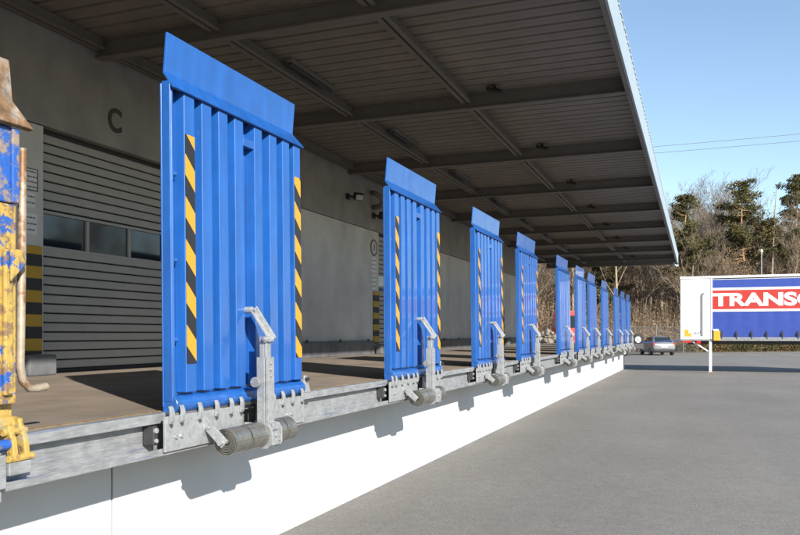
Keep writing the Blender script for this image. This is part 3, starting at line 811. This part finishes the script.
# local: x across, y forward (away), origin at the rear bumper
st = [ # y, zlow, zbelt, ztop, hw_low, hw_belt, hw_top
 (0.00,.42,.78,.80,.70,.74,.72),(0.06,.30,.92,.94,.80,.83,.78),(0.20,.24,.98,1.02,.86,.87,.74),(0.55,.22,.98,1.34,.88,.89,.66),(0.95,.20,.97,1.47,.89,.90,.60),
 (1.7,.20,.95,1.51,.89,.90,.58),(2.3,.20,.94,1.46,.89,.90,.59),(2.75,.20,.93,1.22,.89,.90,.64),(3.1,.22,.90,.96,.88,.89,.70),(3.7,.24,.80,.84,.85,.85,.68),(4.05,.30,.66,.70,.78,.77,.6),(4.15,.42,.55,.58,.6,.6,.5)]
b = MB(); vs = []; 
for (y,zl,zb,zt,hl,hb,ht) in st:
    half = [(hl*.92,zl),(hl,zl+.08),(hb+.012,(zl+zb)/2),(hb,zb),(hb*.965,zb+.02*(zt-zb)/.5),(ht+.05,zt-.06*(zt-zb)/.5),(ht-.08,zt),(0,zt+.012)]
    ring = half + [(-x,z) for (x,z) in reversed(half[:-1])]
    vs += [(x,y,z) for (x,z) in ring]
n = 15
fs = [(i*n+k, (i+1)*n+k, (i+1)*n+(k+1) % n, i*n+(k+1) % n) for i in range(len(st)-1) for k in range(n)]
fs += [tuple(range(n)), tuple(range(len(st)*n-1, (len(st)-1)*n-1, -1))]
b.add(vs, fs); body = b.build('body', M['silver'], car, smooth=True)
sm = body.modifiers.new('Sub', 'SUBSURF'); sm.levels = 1; sm.render_levels = 2
b = MB(); b.add([(-.66,.185,1.04),(.66,.185,1.04),(.56,.60,1.40),(-.56,.60,1.40),(-.66,.23,1.03),(.66,.23,1.03),(.56,.64,1.39),(-.56,.64,1.39)],
  [(0,1,2,3),(7,6,5,4),(0,4,5,1),(1,5,6,2),(2,6,7,3),(3,7,4,0)]); b.build('rear_window', M['car_glass'], car, bevel=.01)
for s_ in (-1,1):
    b = MB(); b.prism([(.45,1.02),(2.75,1.0),(2.35,1.36),(1.7,1.42),(.85,1.38)], 'x', min(s_*.66,s_*.85), max(s_*.66,s_*.85))
    for i,v in enumerate(b.v):
        x = s_*(.875 - (v[2]-1.0)*.52); x = x if abs(v[0]) > .7 else x-s_*.08
        b.v[i] = (x, v[1], v[2])
    b.build('side_window', M['car_glass'], car)
    b = MB(); b.box(min(s_*.70,s_*.84), max(s_*.70,s_*.84), .015, .10, .82, .98); b.build('tail_light', M['red_light'], car, bevel=.02)
    b = MB(); b.box(min(s_*.90,s_*1.04), max(s_*.90,s_*1.04), 2.55, 2.65, .98, 1.10); b.build('wing_mirror', M['silver'], car, bevel=.02)
    for yw in (.78, 3.35): make_wheel(car, (s_*.80, yw, .315), .315, .20)
b = MB(); b.box(-.80,.80,-.05,.03,.36,.52); b.build('rear_bumper', M['dark_steel'], car, bevel=.03)
b = MB(); b.box(-.26,.26,-.022,-.002,.62,.74); b.build('number_plate', M['white_print'], car)
b = MB(); b.tube([(-.05,.60,1.47),(-.05,.75,1.62)], .008, 6); b.build('aerial', M['rubber'], car)

# ------------------------------------------------------------------ low trailer beside the car
tr_p = P(LAT(634, 57), 57, 0)
tr = thing('flat_trailer', 'low dark flat trailer with a spare wheel and blue drawbar beside the silver car', 'trailer', tr_p, TH)
b = MB(); b.box(-1.8,.75,0,1.9,.55,.72); b.build('frame', M['dark_steel'], tr, bevel=.02)
b = MB(); b.box(-1.8,.7,.0,.05,.721,.95); b.build('side_board', M['dark_steel'], tr)
b = MB(); b.tube([(.2,.2,.98),(1.6,.0,1.05),(3.25,-.1,1.20)], .038, 8); b.build('drawbar', M['blue_frame'], tr)
for (x_, y_) in ((-1.5,.12),(-.75,.12)): make_wheel(tr, (x_, y_, .36), .36, .22, 'y')
make_wheel(tr, (.33, .12, 1.27), .40, .22, 'y')
b = MB(); b.box(.27,.39,.24,.36,.721,1.27); b.build('spare_wheel_post', M['dark_steel'], tr)

# ------------------------------------------------------------------ red lorry behind the ramps
rl_p = P(LAT(567.5, 63), 63, 0)
rl = thing('red_lorry', 'red lorry cab partly hidden behind the fifth blue ramp', 'lorry', rl_p, TH)
b = MB(); b.prism([(-.95,.75),(.95,.75),(.95,2.1),(.88,3.25),(.72,3.55),(-.72,3.55),(-.88,3.25),(-.95,2.1)], 'y', 0, 1.7); b.build('cab', M['red'], rl, bevel=.08, seg=3)
b = MB(); b.prism([(-.80,2.15),(.80,2.15),(.74,3.15),(-.74,3.15)], 'y', -.02, -.002); b.build('windscreen', M['car_glass'], rl)
b = MB(); b.box(-.95,.95,-.10,.0,.45,.80); b.build('bumper', M['dark_steel'], rl, bevel=.03)
for s_ in (-.7,.7):
    b = MB(); b.cyl((s_,-.10,.64), 'y', .10, -.03, 0, 14); b.build('headlight', M['white_plastic'], rl)
    make_wheel(rl, (s_*1.15, .9, .48), .48, .28)
    b = MB(); b.box(s_*1.42-.07, s_*1.42+.07, .05, .15, 2.2, 2.7); b.box(min(s_*1.3,s_*1.42),max(s_*1.3,s_*1.42),.09,.12,2.72,2.76); b.build('mirror', M['rubber'], rl)
b = MB(); b.box(-.9,.9,1.75,6.0,.85,1.05); b.build('load_bed', M['dark_steel'], rl)
for s_ in (-.8,.8): make_wheel(rl, (s_, 4.6, .48), .48, .28)

# rubble heap
rg = random.Random(3); b = MB()
def rock(mb, c, r, rg):
    ph = [rg.uniform(.75,1.2) for _ in range(14)]
    dirs = [(0,0,1),(0,0,-1)] + [(cos(k*pi/3+s*.5)*.87, sin(k*pi/3+s*.5)*.87, .5*(1 if s else -1)) for s in (0,1) for k in range(6)]
    vs = [(c[0]+d_[0]*r*p, c[1]+d_[1]*r*p, c[2]+d_[2]*r*p*.8) for d_, p in zip(dirs, ph)]
    fs = [(0, 8+k, 8+(k+1) % 6) for k in range(6)] + [(1, 2+(k+1) % 6, 2+k) for k in range(6)]
    for k in range(6): fs += [(2+k, 2+(k+1) % 6, 8+k), (2+(k+1) % 6, 8+(k+1) % 6, 8+k)]
    mb.add(vs, fs)
for i in range(170):
    lat = LAT(rg.uniform(528, 566), 62); d_ = 62+rg.uniform(-1.5,2.5); h = 1.9*max(0, 1-abs(lat-LAT(548,62))/2.3)
    rock(b, P(lat, d_, rg.uniform(.0, max(.15, h))), rg.uniform(.15,.38), rg)
tag(b.build('rubble_heap', M['stone']), 'pale heap of broken stones behind the far end of the platform', 'rubble', kind='stuff')

# ------------------------------------------------------------------ fence
fe = thing('wire_fence', 'wire mesh fence on steel posts along the foot of the wood', 'fence', P(18, d_edge(18)-.4, 0))
fo = P(18, d_edge(18)-.4, 0)
L0, L1, FH = -4.0, 27.0, 2.3
b = MB()
def fpt(l, z): return P(l, d_edge(l)-.4, z) - fo
for z in (.08, FH/2, FH): b.tube([fpt(L0+(L1-L0)*i/31, z) for i in range(32)], .012, 4)
l = L0
while l < L1-FH:
    b.tube([fpt(l,.05), fpt(l+FH*.8,FH)], .0045, 3); b.tube([fpt(l+FH*.8,.05), fpt(l,FH)], .0045, 3); l += .14
b.build('wire_mesh', M['fence'], fe)
l = L0
while l <= L1:
    b = MB(); b.tube([fpt(l,0), fpt(l,FH+.1)], .035, 8); b.build('fence_post', M['fence'], fe); l += 2.6

# ------------------------------------------------------------------ street lamp, power cables
lp = P(LAT(761.5, 72.2), 72.2, .05)
t = thing('street_lamp', 'slim grey street lamp rising behind the swap body', 'street lamp', lp, 0)
b = MB(); b.tube([(0,0,0),(0,0,1.2),(0,0,1.21),(0,0,9.15)], [.09,.09,.07,.055], 10); b.build('post', M['galv'], t, smooth=True)
b = MB(); b.lathe([(.0,.34),(.08,.32),(.13,.24),(.14,.12),(.12,.05),(.06,.03),(.06,-.1)], (0,0,9.15), 'z', 18); b.build('lamp_head', M['white_plastic'], t, smooth=True)
for k, (v0, v1) in enumerate(((147,134),(153.5,141))):
    pts = []
    for i in range(40):
        u = 300 + 900*i/39
        v = v0 + (v1-v0)*(u-653)/147.0 + 3.0*((u-740)/300.0)**2*(-1)
        d_ = 58
        pts.append(P(LAT(u, d_), d_, CAMZ+(334-v)*d_/F))
    b = MB(); b.tube(pts, .016, 5)
    tag(b.build('power_cable', M['wire']), ('upper' if k == 0 else 'lower') + ' of two thin overhead cables crossing the sky', 'cable')

# ------------------------------------------------------------------ vegetation
def rdir(rg):
    while True:
        v = Vector((rg.uniform(-1,1), rg.uniform(-1,1), rg.uniform(-1,1)))
        if .05 < v.length < 1: return v.normalized()

def twig(mb, a, b_, r0, r1):
    t = (b_-a)
    if t.length < 1e-6: return
    t.normalize(); up = Vector((0,0,1)) if abs(t.z) < .9 else Vector((1,0,0))
    x = t.cross(up).normalized(); y = t.cross(x)
    vs = []
    for p, r in ((a,r0),(b_,r1)):
        for k in range(3):
            q = 2*pi*k/3; vs.append(p + (x*cos(q)+y*sin(q))*r)
    mb.add(vs, [(0,1,4,3),(1,2,5,4),(2,0,3,5)])

def needle(mb, c, s, rg):
    n = rdir(rg); a = n.orthogonal().normalized(); b_ = n.cross(a)
    w = s*.17
    mb.add([c-a*s*.5-b_*w*.3, c-b_*w+n*s*.1, c+a*s*.5, c+b_*w+n*s*.1], [(0,1,2,3)])

def leafquad(mb, c, s, rg):
    n = rdir(rg); a = n.orthogonal().normalized(); q = rg.uniform(0, 6.28)
    b_ = n.cross(a); a2 = a*cos(q)+b_*sin(q); b2 = n.cross(a2)
    w = s*rg.uniform(.4,.8)
    mb.add([c-a2*s*.5, c+b2*w*.5, c+a2*s*.5, c-b2*w*.5], [(0,1,2,3)])

def bare_tree(seed, H, leafy, spread=1.0, forked=False):
    rg = random.Random(seed)
    tk, cr, lf = MB(), MB(), MB()
    def grow(p, d_, L, r, lev):
        n = 4 if lev == 0 else 3
        pts = [p]; dd = d_.copy(); rs = [r]
        for i in range(n):
            dd = (dd + rdir(rg)*(.10 if lev == 0 else .22) + Vector((0,0,.06 if lev else .02))).normalized()
            pts.append(pts[-1] + dd*L/n); rs.append(r*(1-.62*(i+1)/n))
        if lev == 0: tk.tube(pts, rs, 8)
        elif lev == 1: cr.tube(pts, rs, 5, caps=False)
        else:
            for i in range(n): twig(cr, pts[i], pts[i+1], rs[i], rs[i+1])
        if lev >= 4:
            if leafy and rg.random() < leafy:
                for _ in range(2): leafquad(lf, pts[-1]+rdir(rg)*.25, rg.uniform(.14,.26), rg)
            return
        nb = [10, 6, 5, 4][lev]
        for k in range(nb):
            t_ = rg.uniform(.28 if lev == 0 else .2, 1.0)
            i = min(n-1, int(t_*n)); q = pts[i].lerp(pts[i+1], t_*n-i)
            side = rdir(rg); side = (side - dd*side.dot(dd)).normalized()
            ang = rg.uniform(.45, .95)*spread
            nd = (dd*cos(ang)+side*sin(ang)+Vector((0,0,.12))).normalized()
            rr = max(.012, rs[i]*.5)
            grow(q, nd, L*rg.uniform(.42,.62)*(1.15-.5*t_ if lev == 0 else 1), rr, lev+1)
    if forked:
        for s_ in (-1, 1):
            grow(Vector((0,0,0)), Vector((s_*.16,0,1)).normalized(), H*.9, H*.012, 0)
    else:
        grow(Vector((0,0,0)), Vector((rg.uniform(-.08,.08),rg.uniform(-.08,.08),1)).normalized(), H*.9, H*.0125+.03, 0)
    return tk, cr, lf

def pine(seed, H, crown0=.45, lean=0.0, fork=False, width=1.0):
    rg = random.Random(seed)
    tk, br, nd = MB(), MB(), MB()
    pts, rs = [], []
    for i in range(9):
        z = H*i/8
        pts.append(Vector((lean*z + .15*sin(z*.5+seed), .12*cos(z*.4+seed), z))); rs.append(max(.03, (H*.0135)*(1-.9*i/8)))
    tk.tube(pts, rs, 9)
    def at(z):
        k = z/H*8; i = min(7, int(k)); return pts[i].lerp(pts[i+1], k-i)
    def clump(c, r, nn):
        for _ in range(nn):
            o = rdir(rg)*r*rg.random()**.6; o.z *= .5
            needle(nd, c+o, rg.uniform(.22,.40), rg)
    if fork:
        f0 = at(H*.45); fe_ = f0 + Vector((H*.12, .3, H*.24)); tk.tube([f0, f0.lerp(fe_, .5)+Vector((.1,0,0)), fe_], [H*.008, H*.006, .03], 7)
        for _ in range(14): clump(fe_+rdir(rg)*1.0, .8, 55)
    z = H*crown0
    while z < H*.99:
        f = (z-H*crown0)/(H*(1-crown0))
        nb = 3 if f < .85 else 4
        for _ in range(nb):
            if rg.random() < .18: continue
            az = rg.uniform(0, 2*pi); rad = width*H*(.19*(1-f)**.75 + .025)*rg.uniform(.40,1.30)*(.8 if f < .15 else 1)
            p0 = at(z); p2 = p0 + Vector((cos(az)*rad, sin(az)*rad, rad*rg.uniform(.05,.45)))
            mid = p0.lerp(p2, .55) + Vector((0,0,-.12*rad))
            br.tube([p0, mid, p2], [.05*(1-f)+.025, .035, .015], 4, caps=False)
            k = max(2, int(rad*2.0))
            for j in range(k):
                t_ = .35 + .65*(j+.5)/k
                q = p0.lerp(mid, t_/.55) if t_ < .55 else mid.lerp(p2, (t_-.55)/.45)
                clump(q + rdir(rg)*.22 + Vector((0,0,.12)), rg.uniform(.40,.80), 56)
        z += H*rg.choice((.013,.017,.022,.036))
    clump(at(H*.985), .5, 60)
    return tk, br, nd

def tree_obj(parts, name, label, cat, mats, loc, rz, sc, group=None):
    t = thing(name, label, cat, loc, rz, group); t.scale = (sc, sc, sc)
    tk, cr, lf = parts
    tk.build('trunk', mats[0], t, smooth=True)
    c = cr.build('branches', mats[1], t)
    if lf.v: lf.build('foliage', mats[2], t)
    return t

def bank_pt(u, d_):
    lat = LAT(u, d_); return P(lat, d_, bank_h(lat, d_-d_edge(lat))-.15)

# pines: (u, distance, height of top in photo px)
def pine_at(u, d_, vtop, seed, label, **kw):
    p = bank_pt(u, d_); H = CAMZ + (334-vtop)*d_/F - p.z
    return tree_obj(pine(seed, H, **kw), 'pine_tree', label, 'tree', (M['pine_bark'], M['pine_bark'], M['needles']), p, 0, 1)
pine_at(743, 74.5, 184, 11, 'tall pine with forked pale trunk, middle of the pines above the swap body', crown0=.5, fork=True, width=1.15)
pine_at(797, 77.5, 178, 12, 'dark broad pine at the right edge of the picture', crown0=.48, width=1.4)
pine_at(685, 72, 196, 13, 'slender pine just right of the canopy corner', crown0=.48, width=1.0)
pine_at(607, 76, 235, 14, 'dark green pine seen under the far end of the canopy', crown0=.3, width=1.2)
pine_at(768, 88, 232, 15, 'shorter pine behind the bare snag and street lamp', crown0=.3)
pine_at(842, 92, 190, 16, 'pine standing beyond the right edge of the picture', crown0=.35)
# bare snag
p = bank_pt(772.5, 73.5); H = CAMZ+(334-188)*73.5/F-p.z
b = MB(); rg = random.Random(5)
tg = thing('bare_snag', 'thin pale dead trunk without branches between two pines', 'tree', p)
b.tube([(0,0,0),(-.1,0,H*.4),(.12,0,H*.75),(.35,0,H)], [.16,.12,.07,.02], 7); b.build('trunk', M['bark_pale'], tg, smooth=True)
b = MB()
for _ in range(60):
    z = rg.uniform(.35,.98)*H; a_ = Vector((.1*z/H,0,z)); e = a_ + Vector((rg.uniform(-1,1), rg.uniform(-1,1), rg.uniform(-.1,.5)))*rg.uniform(.3,1.0)*(1.2-z/H)
    twig(b, a_, e, .018, .006)
b.build('branches', M['bark_pale'], tg)

# bare trees: prototypes copied through the wood
GB = 'bare trees of the wood behind the car park'
LBL = {0:'leafless grey-brown tree standing in the bare wood behind the yard', 1:'tree still holding brown dead leaves in the wood behind the yard'}
protos = []
for i, (seed, H, leafy, fk) in enumerate(((21,11,0,False),(22,12,0,True),(23,10,.12,False),(24,11.5,0,False),(25,9,.5,True))):
    protos.append((bare_tree(seed, H, leafy, 1.0, fk), 1 if leafy > .3 else 0, seed))
proto_obj = []
rg = random.Random(99)
spots = []
tries = 0
while len(spots) < 74 and tries < 6000:
    tries += 1
    u = rg.uniform(512, 838); d_ = rg.uniform(71, 112)
    if d_-d_edge(LAT(u,d_)) < 1.5: continue
    p = bank_pt(u, d_)
    if all((p-q[0]).length > 2.3 for q in spots): spots.append((p, u, d_))
for i, (p, u, d_) in enumerate(spots):
    k = i % 5
    parts, lk, seed = protos[k]
    # photo tree line: tops near v=205..235
    vt = (rg.uniform(212, 262) if u > 690 else rg.uniform(222, 270)) if k != 4 else rg.uniform(268, 300)
    Hn = [11,12,10,11.5,9][k]
    sc = max(.7, min(1.5, (CAMZ+(334-vt)*d_/F - p.z)/Hn))
    if i < 5:
        t = tree_obj(parts, 'bare_tree', LBL[lk], 'tree', (M['bark_pale'] if k in (0,3) else M['bark'], M['bark'], M['dead_leaf']), p, rg.uniform(0,6.28), sc, GB)
        proto_obj.append(t)
    else:
        t = copy_tree(proto_obj[k]); t.location = p; t.rotation_euler = (0,0,rg.uniform(0,6.28)); t.scale = (sc, sc, sc*rg.uniform(.95,1.08))

# undergrowth on the bank: uncountable brush
b = MB(); rg = random.Random(41)
b.mi = 0
for i in range(11500):
    u = rg.uniform(500, 860); d_ = 66 + 42*rg.random()**1.3
    lat = LAT(u, d_); t_ = d_-d_edge(lat)
    if t_ < .8: continue
    z = bank_h(lat, t_); p = P(lat, d_, z-.05)
    h = (rg.uniform(.8, 3.2) if rg.random() < .7 else rg.uniform(2.5, 5.2))*(1 if t_ > 3 else .6)
    if 3 < t_ < 16 and rg.random() < .45: h = rg.uniform(1.8, 4.6)
    b.mi = 0
    e = p + Vector((rg.uniform(-.6,.6), rg.uniform(-.6,.6), h))
    twig(b, p, e, .022, .008)
    for _ in range(2):
        q = p.lerp(e, rg.uniform(.3,.9)); twig(b, q, q+rdir(rg)*.7+Vector((0,0,.35)), .012, .005)
    b.mi = 1
    for _ in range(rg.randint(5, 14)):
        leafquad(b, p.lerp(e, rg.uniform(.1,1.0)) + rdir(rg)*rg.uniform(.1,.75), rg.uniform(.12,.26), rg)
tag(b.build('undergrowth', [M['bark'], M['dead_leaf']]), 'dense brown leafless undergrowth covering the wooded bank', 'undergrowth', kind='stuff')

# far-off wood closing the view behind the bank
b = MB(); rg = random.Random(43)
for i in range(900):
    u = rg.uniform(495, 900); d_ = rg.uniform(108, 150); lat = LAT(u, d_)
    z = bank_h(lat, d_-d_edge(lat)); p = P(lat, d_, z-.2); h = rg.uniform(6, 11.5)
    b.mi = 0
    e = p+Vector((rg.uniform(-.8,.8), rg.uniform(-.8,.8), h)); twig(b, p, e, .11, .03)
    for _ in range(26):
        q = p.lerp(e, rg.uniform(.25,1)); f = q+rdir(rg)*rg.uniform(.6,2.2)+Vector((0,0,.6)); twig(b, q, f, .03, .01)
        b.mi = 1
        if rg.random() < .5:
            for _ in range(2): leafquad(b, q.lerp(f, rg.random())+rdir(rg)*.3, rg.uniform(.2,.4), rg)
        b.mi = 0
tag(b.build('distant_wood', [M['bark'], M['dead_leaf']]), 'far brown mass of bare wood closing the view', 'wood', kind='stuff')

# low hedge of ground cover along the edge of the yard
b = MB(); rg = random.Random(47)
for i in range(15000):
    lat = rg.uniform(24.5, 62); w = rg.uniform(0, 1.8); d_ = d_edge(lat)+.15+w
    hmax = .95 + .25*noise.noise(Vector((lat*.5, 0, 0)))
    z = rg.random()*hmax*(1-.2*abs(w-.9))
    leafquad(b, P(lat, d_, z+.03), rg.uniform(.10,.22), rg)
tag(b.build('ground_cover_hedge', M['ivy']), 'low tangled green-brown hedge behind the swap body along the yard', 'hedge', kind='stuff')

# trees on the far right of the yard, outside the picture (mirrored in the door panes)
rg = random.Random(53)
for i in range(16):
    t = copy_tree(proto_obj[i % 5]); lat = 75+rg.uniform(-6,30); d_ = rg.uniform(10, 85)
    t.location = P(lat, d_, 0); s_ = rg.uniform(.9,1.3); t.scale = (s_,s_,s_); t.rotation_euler = (0,0,rg.uniform(0,6.28))
    t['label'] = 'bare tree beyond the right side of the yard'; t['group'] = 'bare trees beside the yard'

# ------------------------------------------------------------------ light
SUN = Vector((1.0, -.80, .63)).normalized()
sl = bpy.data.lights.new('sun', 'SUN'); sl.energy = 5.0; sl.angle = radians(.53); sl.color = (1.0, .95, .86)
so = bpy.data.objects.new('sun', sl); COL.objects.link(so)
so.rotation_euler = SUN.to_track_quat('Z', 'Y').to_euler(); so.location = (20, -20, 25)
w = bpy.data.worlds.new('World'); S.world = w; w.use_nodes = True
nt = w.node_tree; bg = nt.nodes['Background']
sk = nt.nodes.new('ShaderNodeTexSky'); sk.sky_type = 'NISHITA'; sk.sun_disc = False
sk.sun_elevation = math.asin(SUN.z); sk.sun_rotation = math.atan2(SUN.x, SUN.y)
sk.altitude = 200; sk.air_density = 1.1; sk.dust_density = .12; sk.ozone_density = 1.7
nt.links.new(sk.outputs['Color'], bg.inputs['Color']); bg.inputs['Strength'].default_value = .12

# ------------------------------------------------------------------ camera
cd = bpy.data.cameras.new('camera'); cd.sensor_width = 36; cd.lens = 36*F/800; cd.clip_end = 3000; cd.clip_start = .05
cd.shift_y = (334-267.5)/800
co = bpy.data.objects.new('camera', cd); COL.objects.link(co)
co.location = (CAMX, 0, CAMZ); co.rotation_euler = (pi/2, 0, TH)
S.camera = co
vsx = S.view_settings
S.view_settings.view_transform = 'Standard'; vsx.look = 'None'; vsx.gamma = 1; vsx.use_curve_mapping = False
vsx.exposure = .8
S.cycles.max_bounces = 8; S.cycles.diffuse_bounces = 4
S.cycles.use_denoising = True
